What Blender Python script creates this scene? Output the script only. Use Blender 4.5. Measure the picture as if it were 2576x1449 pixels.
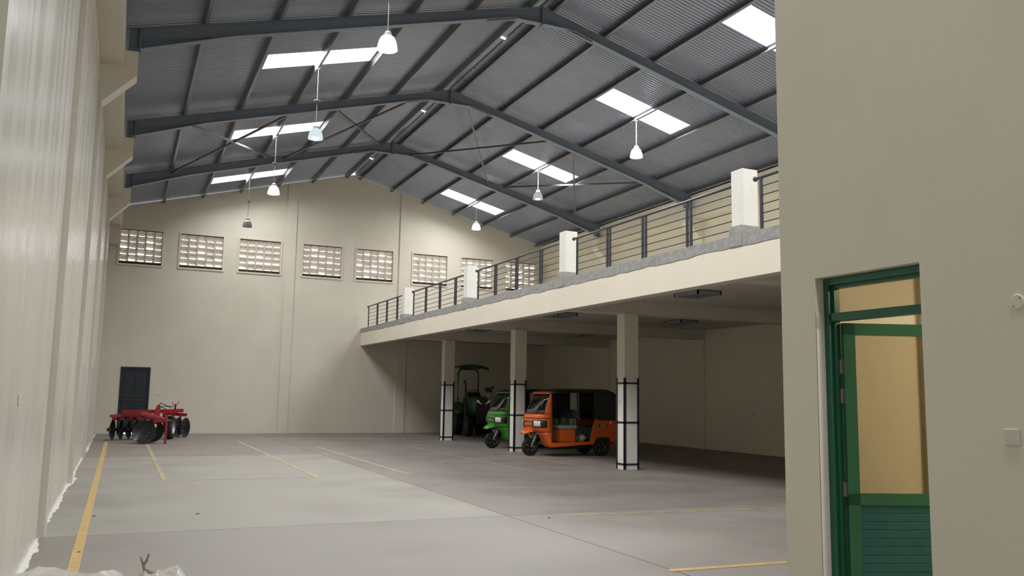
import bpy, bmesh, math, random
from mathutils import Vector, Matrix
from math import sin, cos, pi, radians
random.seed(7)
S = bpy.context.scene
COL = S.collection
for o in list(bpy.data.objects): bpy.data.objects.remove(o)

# ------------------------------------------------------------ camera, sky, exposure
def Rcam(yaw, pitch, roll):
    y, p, r = radians(yaw), radians(pitch), radians(roll)
    f = Vector((sin(y)*cos(p), cos(y)*cos(p), sin(p)))
    ri = Vector((cos(y), -sin(y), 0)); up = ri.cross(f)
    r2 = ri*cos(r)+up*sin(r); u2 = -ri*sin(r)+up*cos(r)
    return Matrix((r2, u2, -f)).transposed()
cam = bpy.data.cameras.new('camera'); cam.sensor_width = 36; cam.lens = 2152.98/2576*36
cam.clip_start = .05; cam.clip_end = 300
co = bpy.data.objects.new('camera', cam); COL.objects.link(co)
co.matrix_world = Matrix.Translation((0, 0, 1.65)) @ Rcam(24.334, 7.105, .926).to_4x4()
S.camera = co
W = bpy.data.worlds.new('sky'); S.world = W; W.use_nodes = True
W.node_tree.nodes['Background'].inputs[0].default_value = (.93, .96, 1, 1)
W.node_tree.nodes['Background'].inputs[1].default_value = 8.0
S.view_settings.view_transform = 'Standard'; S.view_settings.look = 'None'
S.view_settings.exposure = 0.0; S.view_settings.gamma = 1; S.view_settings.use_curve_mapping = False
SKYLIGHT = 4.0
SUNP = 300.0        # watts of daylight coming down through each skylight
SKY_L = [-4.3, 1.7, 7.7, 13.7, 19.87, 26.25, 32.55]
SKY_R = [-4.3, 1.7, 7.7, 14.12, 19.7, 26.2, 32.58]
def daylight(x, y, z, side):
    l = bpy.data.lights.new('skylight_daylight', 'AREA'); l.shape = 'RECTANGLE'; l.size = 2.5; l.size_y = .92
    l.energy = SUNP*(.5 if y > 31 else 1);   # the pair next to the gable is set dimmer, else it overlights the wall
    l.color = (.98, .985, 1); l.spread = radians(152)
    o = bpy.data.objects.new('skylight_daylight', l); COL.objects.link(o)
    o.location = (x, y, z); o.rotation_euler = (0, (-1 if side == 0 else 1)*math.atan(.26), 0)
for yy in SKY_L: daylight(3.87, yy, 8.43+.26*3.87+.13, 0)
for yy in SKY_R: daylight(12.83, yy, 8.43+.26*3.87+.13, 1)

# ------------------------------------------------------------ materials
def mat(name, col, rough=.6, metal=0, spec=.5, var=0, scale=3, bump=0, bscale=60, emit=0, trans=0, alpha=1, stretch=None, col2=None, lo=.35, hi=.65, rvar=0):
    m = bpy.data.materials.new(name); m.use_nodes = True
    nt = m.node_tree; b = nt.nodes['Principled BSDF']
    c = (*col, 1)
    b.inputs['Base Color'].default_value = c; b.inputs['Roughness'].default_value = rough
    b.inputs['Metallic'].default_value = metal; b.inputs['Specular IOR Level'].default_value = spec
    b.inputs['Alpha'].default_value = alpha
    b.inputs['Transmission Weight'].default_value = trans
    if emit:
        b.inputs['Emission Color'].default_value = c; b.inputs['Emission Strength'].default_value = emit
    if var or bump or col2 or rvar:
        tc = nt.nodes.new('ShaderNodeTexCoord'); mp = nt.nodes.new('ShaderNodeMapping')
        nt.links.new(tc.outputs['Object'], mp.inputs[0])
        if stretch: mp.inputs['Scale'].default_value = stretch
        n = nt.nodes.new('ShaderNodeTexNoise'); n.inputs['Scale'].default_value = scale
        n.inputs['Detail'].default_value = 6; n.inputs['Roughness'].default_value = .6
        nt.links.new(mp.outputs[0], n.inputs['Vector'])
        if var or col2:
            r = nt.nodes.new('ShaderNodeValToRGB')
            d = col2 or tuple(max(0, x*(1-var)) for x in col); u = col if col2 else tuple(min(1, x*(1+var*.6)) for x in col)
            r.color_ramp.elements[0].position = lo; r.color_ramp.elements[1].position = hi
            r.color_ramp.elements[0].color = (*d, 1); r.color_ramp.elements[1].color = (*u, 1)
            nt.links.new(n.outputs['Fac'], r.inputs[0]); nt.links.new(r.outputs[0], b.inputs['Base Color'])
        if rvar:
            mr = nt.nodes.new('ShaderNodeMapRange'); mr.inputs[1].default_value = .35; mr.inputs[2].default_value = .65
            mr.inputs[3].default_value = rough-rvar; mr.inputs[4].default_value = rough+rvar
            nt.links.new(n.outputs['Fac'], mr.inputs[0]); nt.links.new(mr.outputs[0], b.inputs['Roughness'])
        if bump:
            n2 = nt.nodes.new('ShaderNodeTexNoise'); n2.inputs['Scale'].default_value = bscale; n2.inputs['Detail'].default_value = 4
            nt.links.new(tc.outputs['Object'], n2.inputs['Vector'])
            bp = nt.nodes.new('ShaderNodeBump'); bp.inputs['Strength'].default_value = bump; bp.inputs['Distance'].default_value = .02
            nt.links.new(n2.outputs['Fac'], bp.inputs['Height']); nt.links.new(bp.outputs[0], b.inputs['Normal'])
    return m
M = {}
def streaks(m):            # gloss paint laid on in long vertical strokes
    nt = m.node_tree; b = nt.nodes['Principled BSDF']
    tc = nt.nodes.new('ShaderNodeTexCoord'); mp = nt.nodes.new('ShaderNodeMapping'); mp.inputs['Scale'].default_value = (1, 3.2, .28)
    n = nt.nodes.new('ShaderNodeTexNoise'); n.inputs['Scale'].default_value = 1.1; n.inputs['Detail'].default_value = 1.2
    nt.links.new(tc.outputs['Object'], mp.inputs[0]); nt.links.new(mp.outputs[0], n.inputs['Vector'])
    bp = nt.nodes.new('ShaderNodeBump'); bp.inputs['Strength'].default_value = .045; bp.inputs['Distance'].default_value = .012
    nt.links.new(n.outputs['Fac'], bp.inputs['Height']); nt.links.new(bp.outputs[0], b.inputs['Normal'])
    mr = nt.nodes.new('ShaderNodeMapRange'); mr.inputs[1].default_value = .4; mr.inputs[2].default_value = .62; mr.inputs[3].default_value = .23; mr.inputs[4].default_value = .34
    nt.links.new(n.outputs['Fac'], mr.inputs[0]); nt.links.new(mr.outputs[0], b.inputs['Roughness'])
M['wall'] = mat('cream_paint', (.635, .59, .49), .55, var=.05, scale=.6, bump=.05, bscale=25)
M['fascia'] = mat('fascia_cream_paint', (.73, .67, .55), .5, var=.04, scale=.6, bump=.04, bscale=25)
M['wall_gloss'] = mat('cream_gloss_paint', (.57, .54, .475), .27, var=.04, scale=.7, stretch=(1, 2.2, .35))
streaks(M['wall_gloss'])
M['wall_side'] = mat('side_wall_paint', (.74, .685, .545), .6, var=.05, scale=.6)
M['wall_room'] = mat('tan_paint', (.66, .60, .46), .6, var=.05, scale=.8)
M['wall_grey'] = mat('grey_cream_paint', (.70, .685, .57), .6, var=.04, scale=.8, bump=.04, bscale=30)
M['white_paint'] = mat('white_paint', (.72, .70, .65), .5, var=.05, scale=2)
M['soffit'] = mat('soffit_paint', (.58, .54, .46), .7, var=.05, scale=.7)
M['cement'] = mat('bare_cement', (.30, .295, .28), .85, var=.22, scale=9, bump=.3, bscale=40)
M['floor'] = mat('concrete_floor', (.240, .212, .188), .62, col2=(.195, .170, .152), lo=.3, hi=.7, scale=.55, bump=.04, bscale=30, stretch=(1, 1.6, 1), rvar=.12)
M['floor_pale'] = mat('pale_concrete', (.295, .28, .238), .58, col2=(.242, .222, .194), lo=.3, hi=.7, scale=.6, bump=.04, bscale=30, rvar=.12)
M['floor_mid'] = mat('mid_concrete', (.262, .242, .212), .6, col2=(.215, .195, .172), lo=.3, hi=.7, scale=.55, bump=.04, bscale=30, rvar=.12)
M['joint'] = mat('dark_joint', (.10, .09, .085), .9)
M['yellow'] = mat('yellow_line_paint', (.52, .36, .115), .6, col2=(.44, .31, .13), lo=.4, hi=.6, scale=8)
M['yellow_worn'] = mat('worn_yellow_paint', (.50, .36, .15), .6, col2=(.29, .26, .215), lo=.44, hi=.60, scale=4)
M['pale_line'] = mat('faded_line_paint', (.36, .315, .24), .6, col2=(.255, .23, .205), lo=.40, hi=.62, scale=3)
M['sheet'] = mat('dark_grey_sheet', (.235, .258, .315), .28, .25, .5, var=.06, scale=1)
M['steel'] = mat('grey_steel_paint', (.145, .172, .215), .42, 0, .5, var=.06, scale=2)
M['purlin'] = mat('purlin_steel', (.165, .172, .182), .40, .2, .5, var=.08, scale=2)
M['brace'] = mat('brace_steel', (.13, .13, .13), .45, .2)
M['navy'] = mat('navy_steel', (.018, .02, .035), .4)
M['charcoal'] = mat('charcoal_railing', (.03, .033, .042), .38)
M['door_navy'] = mat('dark_navy_door', (.012, .018, .026), .5, var=.2, scale=3)
M['green_frame'] = mat('green_aluminium', (.014, .11, .062), .3, var=.1, scale=3)
M['green_rail'] = mat('green_leaf_rail', (.028, .15, .075), .35, var=.1, scale=3)
M['teal'] = mat('teal_panel', (.018, .125, .125), .42, var=.1, scale=4)
M['hinge'] = mat('hinge_metal', (.25, .25, .25), .35, .7)
M['plate'] = mat('pale_plastic', (.60, .60, .53), .35)
M['black'] = mat('black_rubber', (.012, .012, .013), .7)
M['blackgloss'] = mat('black_plastic', (.012, .012, .013), .3)
M['vinyl'] = mat('black_vinyl', (.012, .012, .014), .5, bump=.1, bscale=8)
M['seat'] = mat('seat_vinyl', (.03, .045, .06), .45)
M['chrome'] = mat('chrome', (.6, .6, .6), .2, .9)
M['disc'] = mat('disc_steel', (.04, .042, .045), .28, .7, var=.2, scale=5)
M['discrust'] = mat('dull_disc', (.05, .045, .04), .5, .4, var=.3, scale=5)
M['red'] = mat('red_paint', (.30, .012, .02), .35, var=.1, scale=4)
M['rim'] = mat('silver_rim', (.45, .46, .47), .35, .6)
M['orange'] = mat('orange_paint', (.62, .105, .012), .3, var=.04, scale=3)
M['tukgreen'] = mat('green_paint', (.045, .22, .022), .3, var=.04, scale=3)
M['tractor'] = mat('tractor_green', (.02, .085, .03), .35, var=.1, scale=3)
M['lens'] = mat('headlamp_lens', (.75, .75, .75), .12, .3)
M['indicator'] = mat('amber', (.35, .2, .08), .4)
M['fixture'] = mat('fixture_grey', (.30, .32, .33), .4, .3)
M['housing'] = mat('lamp_housing', (.16, .15, .15), .4, .3)
M['housing_pale'] = mat('lamp_housing_pale', (.5, .5, .48), .4)
M['vent'] = mat('vent_block_cement', (.52, .47, .41), .8, var=.1, scale=6)
M['ventdark'] = mat('dark_vent', (.07, .06, .05), .9, var=.3, scale=8)  # much darker tone for the bottom vent row and the strip at the top
M['ventplate'] = mat('vent_cream', (.80, .74, .65), .8)
M['outside'] = mat('outside_ground', (.5, .47, .42), .9)
M['outwall'] = mat('neighbour_wall', (.72, .64, .56), .9)
def glass(name, col, alpha_mix, rough=.03):
    m = bpy.data.materials.new(name); m.use_nodes = True; nt = m.node_tree; nt.nodes.clear()
    out = nt.nodes.new('ShaderNodeOutputMaterial'); mx = nt.nodes.new('ShaderNodeMixShader')
    t = nt.nodes.new('ShaderNodeBsdfTransparent'); g = nt.nodes.new('ShaderNodeBsdfGlossy'); fr = nt.nodes.new('ShaderNodeFresnel')
    t.inputs[0].default_value = (*col, 1); g.inputs['Roughness'].default_value = rough
    fr.inputs[0].default_value = alpha_mix
    nt.links.new(fr.outputs[0], mx.inputs[0]); nt.links.new(t.outputs[0], mx.inputs[1]); nt.links.new(g.outputs[0], mx.inputs[2])
    nt.links.new(mx.outputs[0], out.inputs[0]); return m
M['bronze_glass'] = glass('bronze_glass', (.82, .79, .72), 1.3)
M['clear_glass'] = glass('windscreen_glass', (.34, .36, .36), 2.3)
M['shade_glass'] = mat('acrylic_shade', (.26, .245, .235), .25, alpha=.7)
def emis(name, col, s):
    m = bpy.data.materials.new(name); m.use_nodes = True; nt = m.node_tree; nt.nodes.clear()
    out = nt.nodes.new('ShaderNodeOutputMaterial'); e = nt.nodes.new('ShaderNodeEmission')
    e.inputs[0].default_value = (*col, 1); e.inputs[1].default_value = s
    nt.links.new(e.outputs[0], out.inputs[0]); return m
M['skylight'] = emis('daylit_fibreglass', (.97, .99, 1), SKYLIGHT)
M['lit_shade'] = emis('lit_shade', (.97, 1, .98), 4)
M['half_shade'] = emis('dim_lit_shade', (.70, .80, .86), 1.0)
M['faint_shade'] = emis('faint_lit_shade', (.78, .76, .76), .6)
M['bulb'] = emis('lit_bulb', (.95, .98, 1), 40)
M['tube'] = emis('room_lamp', (1, .90, .72), 95)
M['twist'] = mat('twisted_film', (.20, .16, .12), .4)
M['plastic'] = mat('milky_plastic_film', (.62, .59, .54), .22, spec=.6, alpha=.8, var=.12, scale=8)

# ------------------------------------------------------------ mesh helpers
class MB:
    def __init__(s): s.bm = bmesh.new()
    def box(s, a, b, mx=None):
        vs = [s.bm.verts.new((x, y, z)) for x in (a[0], b[0]) for y in (a[1], b[1]) for z in (a[2], b[2])]
        for f in ((0,1,3,2),(4,6,7,5),(0,4,5,1),(2,3,7,6),(0,2,6,4),(1,5,7,3)): s.bm.faces.new([vs[i] for i in f])
        if mx is not None: bmesh.ops.transform(s.bm, matrix=mx, verts=vs)
        return vs
    def obox(s, p, q, w, h, up=(0,0,1)):      # box beam from p to q, width w, height h
        p, q = Vector(p), Vector(q); d = (q-p).normalized(); u = Vector(up)
        r = d.cross(u).normalized(); u = r.cross(d)
        vs = [s.bm.verts.new(c+r*i*w/2+u*j*h/2) for c in (p, q) for i in (-1, 1) for j in (-1, 1)]
        for f in ((0,1,3,2),(4,6,7,5),(0,4,5,1),(2,3,7,6),(0,2,6,4),(1,5,7,3)): s.bm.faces.new([vs[i] for i in f])
        return vs
    def prism(s, poly, axis, a, b):            # poly in the two other axes, extruded along axis from a to b
        def P(u, v, t):
            return (t, u, v) if axis == 0 else (u, t, v) if axis == 1 else (u, v, t)
        A = [s.bm.verts.new(P(u, v, a)) for u, v in poly]; B = [s.bm.verts.new(P(u, v, b)) for u, v in poly]
        n = len(poly)
        s.bm.faces.new(A); s.bm.faces.new(B[::-1])
        for i in range(n): s.bm.faces.new((A[i], B[i], B[(i+1) % n], A[(i+1) % n]))
        return A+B
    def tube(s, pts, r, n=10, caps=True):
        pts = [Vector(p) for p in pts]; rings = []
        for i, p in enumerate(pts):
            d = (pts[min(i+1, len(pts)-1)]-pts[max(i-1, 0)]).normalized()
            u = d.cross(Vector((0, 0, 1)))
            if u.length < 1e-3: u = d.cross(Vector((0, 1, 0)))
            u.normalize(); v = d.cross(u)
            rr = r[i] if isinstance(r, (list, tuple)) else r
            rings.append([s.bm.verts.new(p+(u*cos(2*pi*k/n)+v*sin(2*pi*k/n))*rr) for k in range(n)])
        for A, B in zip(rings, rings[1:]):
            for k in range(n): s.bm.faces.new((A[k], A[(k+1) % n], B[(k+1) % n], B[k]))
        if caps:
            s.bm.faces.new(rings[0][::-1]); s.bm.faces.new(rings[-1])
    def lathe(s, prof, o=(0,0,0), ax=(0,0,1), n=24):   # prof: (radius, along axis)
        o = Vector(o); ax = Vector(ax).normalized()
        u = ax.cross(Vector((0,0,1)));
        if u.length < 1e-3: u = ax.cross(Vector((0,1,0)))
        u.normalize(); v = ax.cross(u); rings = []
        for r, t in prof:
            if r < 1e-5: rings.append([s.bm.verts.new(o+ax*t)])
            else: rings.append([s.bm.verts.new(o+ax*t+(u*cos(2*pi*k/n)+v*sin(2*pi*k/n))*r) for k in range(n)])
        for A, B in zip(rings, rings[1:]):
            for k in range(n):
                k2 = (k+1) % n
                if len(A) == 1 and len(B) == 1: continue
                if len(A) == 1: s.bm.faces.new((A[0], B[k2], B[k]))
                elif len(B) == 1: s.bm.faces.new((A[k], A[k2], B[0]))
                else: s.bm.faces.new((A[k], A[k2], B[k2], B[k]))
    def grid(s, rows):                          # rows of points -> quads
        V = [[s.bm.verts.new(p) for p in r] for r in rows]
        for A, B in zip(V, V[1:]):
            for i in range(len(A)-1): s.bm.faces.new((A[i], A[i+1], B[i+1], B[i]))
    def mesh(s, name, m, smooth=False, bevel=0):
        bmesh.ops.remove_doubles(s.bm, verts=s.bm.verts, dist=1e-6)
        if bevel: bmesh.ops.bevel(s.bm, geom=s.bm.edges[:]+s.bm.verts[:], offset=bevel, segments=2, affect='EDGES', profile=.5)
        bmesh.ops.recalc_face_normals(s.bm, faces=s.bm.faces)
        me = bpy.data.meshes.new(name); s.bm.to_mesh(me); s.bm.free(); me.materials.append(m)
        if smooth:
            for p in me.polygons: p.use_smooth = True
            try: me.set_sharp_from_angle(angle=radians(35))
            except Exception: pass
        return me
    def build(s, name, m, parent=None, smooth=False, bevel=0, solid=0):
        o = bpy.data.objects.new(name, s.mesh(name, m, smooth, bevel)); COL.objects.link(o)
        if parent: o.parent = parent
        if solid:
            md = o.modifiers.new('s', 'SOLIDIFY'); md.thickness = solid; md.offset = 0
        return o
def link(name, me, parent, loc=(0,0,0)):
    o = bpy.data.objects.new(name, me); COL.objects.link(o); o.parent = parent; o.location = loc; return o
def tag(o, label=None, cat=None, group=None, kind=None):
    if label: o['label'] = label
    if cat: o['category'] = cat
    if group: o['group'] = group
    if kind: o['kind'] = kind
    return o
def empty(name, loc=(0,0,0), rz=0, label=None, cat=None, group=None, kind=None):
    o = bpy.data.objects.new(name, None); COL.objects.link(o); o.location = loc; o.rotation_euler = (0, 0, rz)
    o.empty_display_size = .2
    return tag(o, label, cat, group, kind)
def bxo(name, a, b, m, parent=None, bevel=0):
    k = MB(); k.box(a, b); return k.build(name, m, parent, bevel=bevel)
def copy_tree(o, parent=None):
    c = o.copy(); COL.objects.link(c); c.parent = parent
    for ch in o.children: copy_tree(ch, c)
    return c

# ------------------------------------------------------------ main dimensions
XL, XR, XM, YB, YF = -.73, 17.43, 8.35, 34.85, -7.3
GRID = [-7.05, -1.05, 4.95, 10.95, 16.95, 23.05, 29.05]
def zraf(x): return 8.43+.26*min(x, 2*XM-x)
ZS = .155
def zsheet(x): return zraf(x)+ZS

# ------------------------------------------------------------ floor
fl = bxo('floor', (XL-.3, YF-.3, -.3), (XR+.3, YB+.3, -.012), M['joint']); tag(fl, 'bare concrete hall floor cast in large slabs', kind='structure')
JX, JY = [XL-.3, 4.95, 11.2, XR+.3], [YF-.3, -1.05, 4.95, 10.98, 17.02, 23.05, 29.05, YB+.3]
for i in range(3):
    for j in range(len(JY)-1):
        g = .006 if JY[j+1] in (10.98,) or JY[j] in (10.98,) or True else 0
        pale = (i == 0 and j in (4,)) or (i == 0 and j == 3)
        bxo('floor_slab', (JX[i]+g, JY[j]+(.007 if abs(JY[j]-10.98) < .01 else .002), -.012), (JX[i+1]-g, JY[j+1]-(.007 if abs(JY[j+1]-10.98) < .01 else .002), 0), M['floor_pale' if pale else 'floor_mid' if (j < 3 and i < 2) else 'floor'], fl)
# ragged strip of spilt wall paint along the foot of the left wall
k = MB(); random.seed(3); ys = [2+i*.06 for i in range(540)]
def spill(y): return .02+.065*max(0, sin(y*1.1+1)*sin(y*.43)+.25)*(1 if 10 < y < 18 else .35)+.02*abs(sin(y*7.3)*sin(y*2.9))+random.random()*.012
k.grid([[(XL, y, .002), (XL+spill(y), y, .002)] for y in ys])
k.build('paint_spill', M['white_paint'], fl)

# painted lines
def line(poly, m, label, group=None):
    k = MB(); k.prism(poly, 2, .0005, .004)
    o = k.build('floor_marking', M[m]); tag(o, label, 'floor marking', group)
def vline(x, w, y0, y1): return [(x-w/2, y0), (x+w/2, y0), (x+w/2, y1), (x-w/2, y1)]
line(vline(-.285, .10, 5, 29.6), 'yellow', 'long bright yellow line on the concrete floor beside the left wall')
line(vline(.84, .09, 16.9, 28.3), 'yellow_worn', 'worn yellow bay line running back to the red disc harrow')
line(vline(3.6, .09, 16.95, 29.5), 'yellow_worn', 'patchy yellow bay line on the floor, second bay line from the left')
line(vline(5.48, .09, 17.05, 26.2), 'yellow_worn', 'yellow bay line on the floor just right of the long floor joint')
line(vline(8.3, .07, 17.05, 26.3), 'pale_line', 'faint chalky bay line on the floor under the gallery edge')
line(vline(10.0, .07, 16.95, 21.3), 'pale_line', 'faint bay line on the floor ending at the nearest column')
line([(1.3, 16.98), (3.56, 16.94), (3.56, 17.0), (1.3, 17.04)], 'pale_line', 'faded cross line closing the parking bay on the left half of the floor')
line([(5.53, 17.0), (8.34, 16.94), (8.34, 17.0), (5.53, 17.06)], 'pale_line', 'thin pale yellow cross line closing the middle parking bay')
line([(5.77, 10.70), (7.0, 10.62), (9.5, 10.42), (9.5, 10.49), (7.0, 10.69), (5.77, 10.77)], 'yellow_worn', 'broken yellow cross line on the floor left of the office wall')
line([(4.9, 7.03), (6.6, 6.96), (6.6, 7.06), (4.9, 7.13)], 'yellow', 'short bright yellow line at the bottom edge by the office wall')
for i, (x, y, s_) in enumerate([(1.05, 12.4, .05), (-.2, 12.6, .04), (5.4, 10.6, .035), (-.27, 9.9, .04), (7.2, 19.5, .05)]):
    k = MB(); k.lathe([(0, 0), (s_*.6, .003), (s_*.4, .010), (0, .013)], (x, y, 0), n=6)
    tag(k.build('debris', M['joint']), ['small dark grit clump on the open floor beside the long yellow line', 'dark flake at the right edge of the long yellow line', 'small dark crumb on the floor near the broken yellow cross line', 'dark chip lying on the long yellow line near the plastic sheet', 'dark crumb on the floor in the middle parking bay'][i], 'debris')

# ------------------------------------------------------------ walls
wl = bxo('wall_left', (XL-.25, YF, -.1), (XL, YB+.25, 8.42), M['wall_gloss']); tag(wl, 'tall glossy cream wall along the left side', kind='structure')
for g in GRID:
    bxo('pilaster', (XL-.02, g, 0), (XL+.07, g+.38, 7.62), M['wall_gloss'], wl)
    k = MB(); k.prism([(XL, 6.87), (XL+.07, 6.87), (-.1, 7.45), (-.1, 7.91), (XL, 7.91)], 1, g-.02, g+.40)
    k.build('corbel', M['wall'], wl)
bxo('ring_beam', (XL, YF, 7.61), (-.345, YB, 8.392), M['wall'], wl)
bxo('corner_block', (XL, YB-.45, 6.95), (-.36, YB, 7.62), M['wall'], wl)
wr = bxo('wall_right', (XR, YF, -.1), (XR+.25, YB+.25, 8.42), M['wall_side']); tag(wr, 'cream wall on the right side behind the gallery', kind='structure')
for g in GRID:
    bxo('pilaster', (XR-.07, g, 0), (XR+.02, g+.38, 7.62), M['wall_side'], wr)
    k = MB(); k.prism([(XR, 6.87), (XR-.07, 6.87), (16.8, 7.45), (16.8, 7.91), (XR, 7.91)], 1, g-.02, g+.40)
    k.build('corbel', M['wall_side'], wr)
bxo('ring_beam', (17.045, YF, 7.61), (XR, YB, 8.392), M['wall_side'], wr)
# back gable wall with eight openings
WIN = [(-.43, 1.165), (1.685, 3.37), (3.87, 5.575), (6.35, 8.055), (8.56, 10.25), (11.02, 12.69), (13.24, 14.85), (15.37, 16.99)]
ZB, ZT = 6.235, 7.66
k = MB()
bx = 0.0
k.box((XL-.25, YB, ZB+.03-9, ), (XL-.24, YB+.01, ZB+.02-9))
D0, D1, DH = -.03, .99, 2.45
k.box((XL-.25, YB, -.1), (D0, YB+.25, ZB)); k.box((D1, YB, -.1), (XR+.25, YB+.25, ZB)); k.box((D0, YB, DH), (D1, YB+.25, ZB))
xs = [XL-.25]+[v for w in WIN for v in (w[0]+.05, w[1]-.05)]+[XR+.25]
for a, b in zip(xs[::2], xs[1::2]): k.box((a, YB, ZB), (b, YB+.25, ZT))
for w in WIN:
    k.box((w[0]+.05, YB, ZB), (w[1]-.05, YB+.25, ZB+.05)); k.box((w[0]+.05, YB, ZT-.05), (w[1]-.05, YB+.25, ZT))
def gtop(x): return zsheet(x)-.03
k.prism([(XL-.25, ZT), (XR+.25, ZT), (XR+.25, gtop(XR+.25)), (XM, gtop(XM)), (XL-.25, gtop(XL-.25))], 1, YB, YB+.25)
bmesh.ops.delete(k.bm, geom=[v for v in k.bm.verts if v.co.z < -1], context='VERTS')
wb = k.build('wall_back', M['wall']); tag(wb, 'cream gable wall at the far end of the hall', kind='structure')
for a, b in ((5.71, 6.1), (10.46, 10.88)):
    k = MB(); k.prism([(a, 0), (b, 0), (b, gtop(b)-.02), (a, gtop(a)-.02)], 1, YB-.05, YB+.01); k.build('pilaster', M['wall'], wb)
wf = MB(); wf.prism([(XL-.25, -.1), (XR+.25, -.1), (XR+.25, gtop(XR+.25)), (XM, gtop(XM)), (XL-.25, gtop(XL-.25))], 1, YF-.25, YF)
tag(wf.build('wall_front', M['wall']), 'cream front wall behind the viewer', kind='structure')

# vent block windows
def vent_mesh(slit, dark=False, tilt=0):
    k = MB(); w, h, d = .319, .239, .13; hw, hh = .134, .096
    # rounded opening: frame face ring with chamfered corners
    out = [(-w/2, -h/2), (w/2, -h/2), (w/2, h/2), (-w/2, h/2)]
    c = .03
    inn = [(-hw+c, -hh), (hw-c, -hh), (hw, -hh+c), (hw, hh-c), (hw-c, hh), (-hw+c, hh), (-hw, hh-c), (-hw, -hh+c)]
    O8 = [(-w/2+c, -h/2), (w/2-c, -h/2), (w/2, -h/2+c), (w/2, h/2-c), (w/2-c, h/2), (-w/2+c, h/2), (-w/2, h/2-c), (-w/2, -h/2+c)]
    for y in (0, d):
        k.grid([[(x, y, z) for x, z in O8+O8[:1]], [(x, y, z) for x, z in inn+inn[:1]]])
    k.grid([[(x, 0, z) for x, z in inn+inn[:1]], [(x, d, z) for x, z in inn+inn[:1]]])
    for (a, b, cc) in ((7, 0, (-w/2, -h/2)), (1, 2, (w/2, -h/2)), (3, 4, (w/2, h/2)), (5, 6, (-w/2, h/2))):
        for y in (0, d): k.grid([[(O8[a][0], y, O8[a][1]), (O8[b][0], y, O8[b][1])], [(cc[0], y, cc[1]), (cc[0], y, cc[1])]]) if False else k.bm.faces.new([k.bm.verts.new((q[0], y, q[1])) for q in (O8[a], cc, O8[b])])
    me = k.mesh('vent_block', M['ventdark' if dark else 'vent'])
    k = MB(); z1 = -hh+slit
    k.grid([[(-hw, .015, hh-.004), (hw, .015, hh-.004)], [(-hw, d-.01, z1+tilt), (hw, d-.01, z1-tilt)]])
    pl = k.mesh('rain_baffle', M['ventdark' if dark else 'ventplate'])
    return me, pl
VM = [vent_mesh(s_, False, t_) for s_, t_ in ((.03, 0), (.036, .004), (.04, -.004), (.064, 0), (.072, .006))]
VD = vent_mesh(.005, True)
random.seed(11)
wlab = ['leftmost', 'second', 'third', 'fourth', 'fifth', 'sixth', 'seventh', 'rightmost']
for i, (a, b) in enumerate(WIN):
    w = empty('window_%d' % (i+1), ((a+b)/2, YB, (ZB+ZT)/2), 0, 'vent block window high in the far gable wall, %s of the row' % wlab[i], kind='structure')
    hw, hh = (b-a)/2, (ZT-ZB)/2
    k = MB()
    for q in ((-hw, -.03, -hh+.06, -hw+.06, -.001, hh-.06), (hw-.06, -.03, -hh+.06, hw, -.001, hh-.06), (-hw, -.03, hh-.06, hw, -.001, hh), (-hw, -.035, -hh, hw, -.001, -hh+.06)): k.box(q[:3], q[3:])
    k.build('window_frame', M['wall'], w)
    n = 5; sx = (2*hw-.10)/n
    for c in range(n):
        for r in range(6):
            z = hh-.05-.03-.12-r*.239; x = -hw+.05+sx*(c+.5)
            if r == 5: me, pl = VD
            else:
                q = random.random(); me, pl = VM[0 if q < .42 else 1 if q < .6 else 2 if q < .72 else 3 if q < .87 else 4]
            if r == 5: z = -hh+.05+.03
            o = link('vent_block', me, w, (x, .035, z)); o.scale = (sx/.319, 1, 1 if r < 5 else .62)
            p_ = link('rain_baffle', pl, o)
    k = MB(); k.box((-hw, .1, hh-.09), (hw, .2, hh-.03)); k.build('lintel_strip', M['ventdark'], w)
# outside ground, bright daylight
og = bxo('outside_ground', (-20, YB+.25, -.4), (40, YB+30, -.02), M['outside']); tag(og, 'daylit ground outside the far wall', kind='structure')

# far steel door
d = empty('door_1', ((D0+D1)/2, YB, 0), 0, 'dark navy steel door in the far wall behind the red harrow', kind='structure')
hw = (D1-D0)/2
k = MB()
for q in ((-hw, -.02, 0, -hw+.06, .1, DH-.07), (hw-.06, -.02, 0, hw, .1, DH-.07), (-hw, -.02, DH-.07, hw, .1, DH-.002)): k.box(q[:3], q[3:])
k.build('door_frame', M['door_navy'], d)
bxo('door_leaf', (-hw+.06, .03, .04), (hw-.06, .07, DH-.07), M['door_navy'], d)
for z0, z1 in ((.10, 1.18), (1.30, DH-.17)):
    for s_ in (-1, 1):
        bxo('door_panel', (min(s_*.03, s_*(hw-.13)), .018, z0), (max(s_*.03, s_*(hw-.13)), .035, z1), M['door_navy'], d, bevel=.006)
bxo('middle_rail', (-hw+.07, -.0, 1.20), (hw-.03, .035, 1.25), M['charcoal'], d)

# ------------------------------------------------------------ roof
PITCH, RIB = .104, .027
def corr_rows(y0, y1, x0, x1, side):
    n = max(1, round((y1-y0)/PITCH)); p = (y1-y0)/n; prof = []
    for i in range(n):
        y = y0+i*p
        prof += [(y, 0), (y+p*.40, 0), (y+p*.52, RIB), (y+p*.88, RIB)]
    prof.append((y1, 0))
    def P(x, y, h):
        z = 8.43+.26*x+ZS+h
        return (x if side == 0 else 2*XM-x, y, z)
    return [[P(x0, y, h) for y, h in prof], [P(x1, y, h) for y, h in prof]]
ceil = MB()
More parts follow.
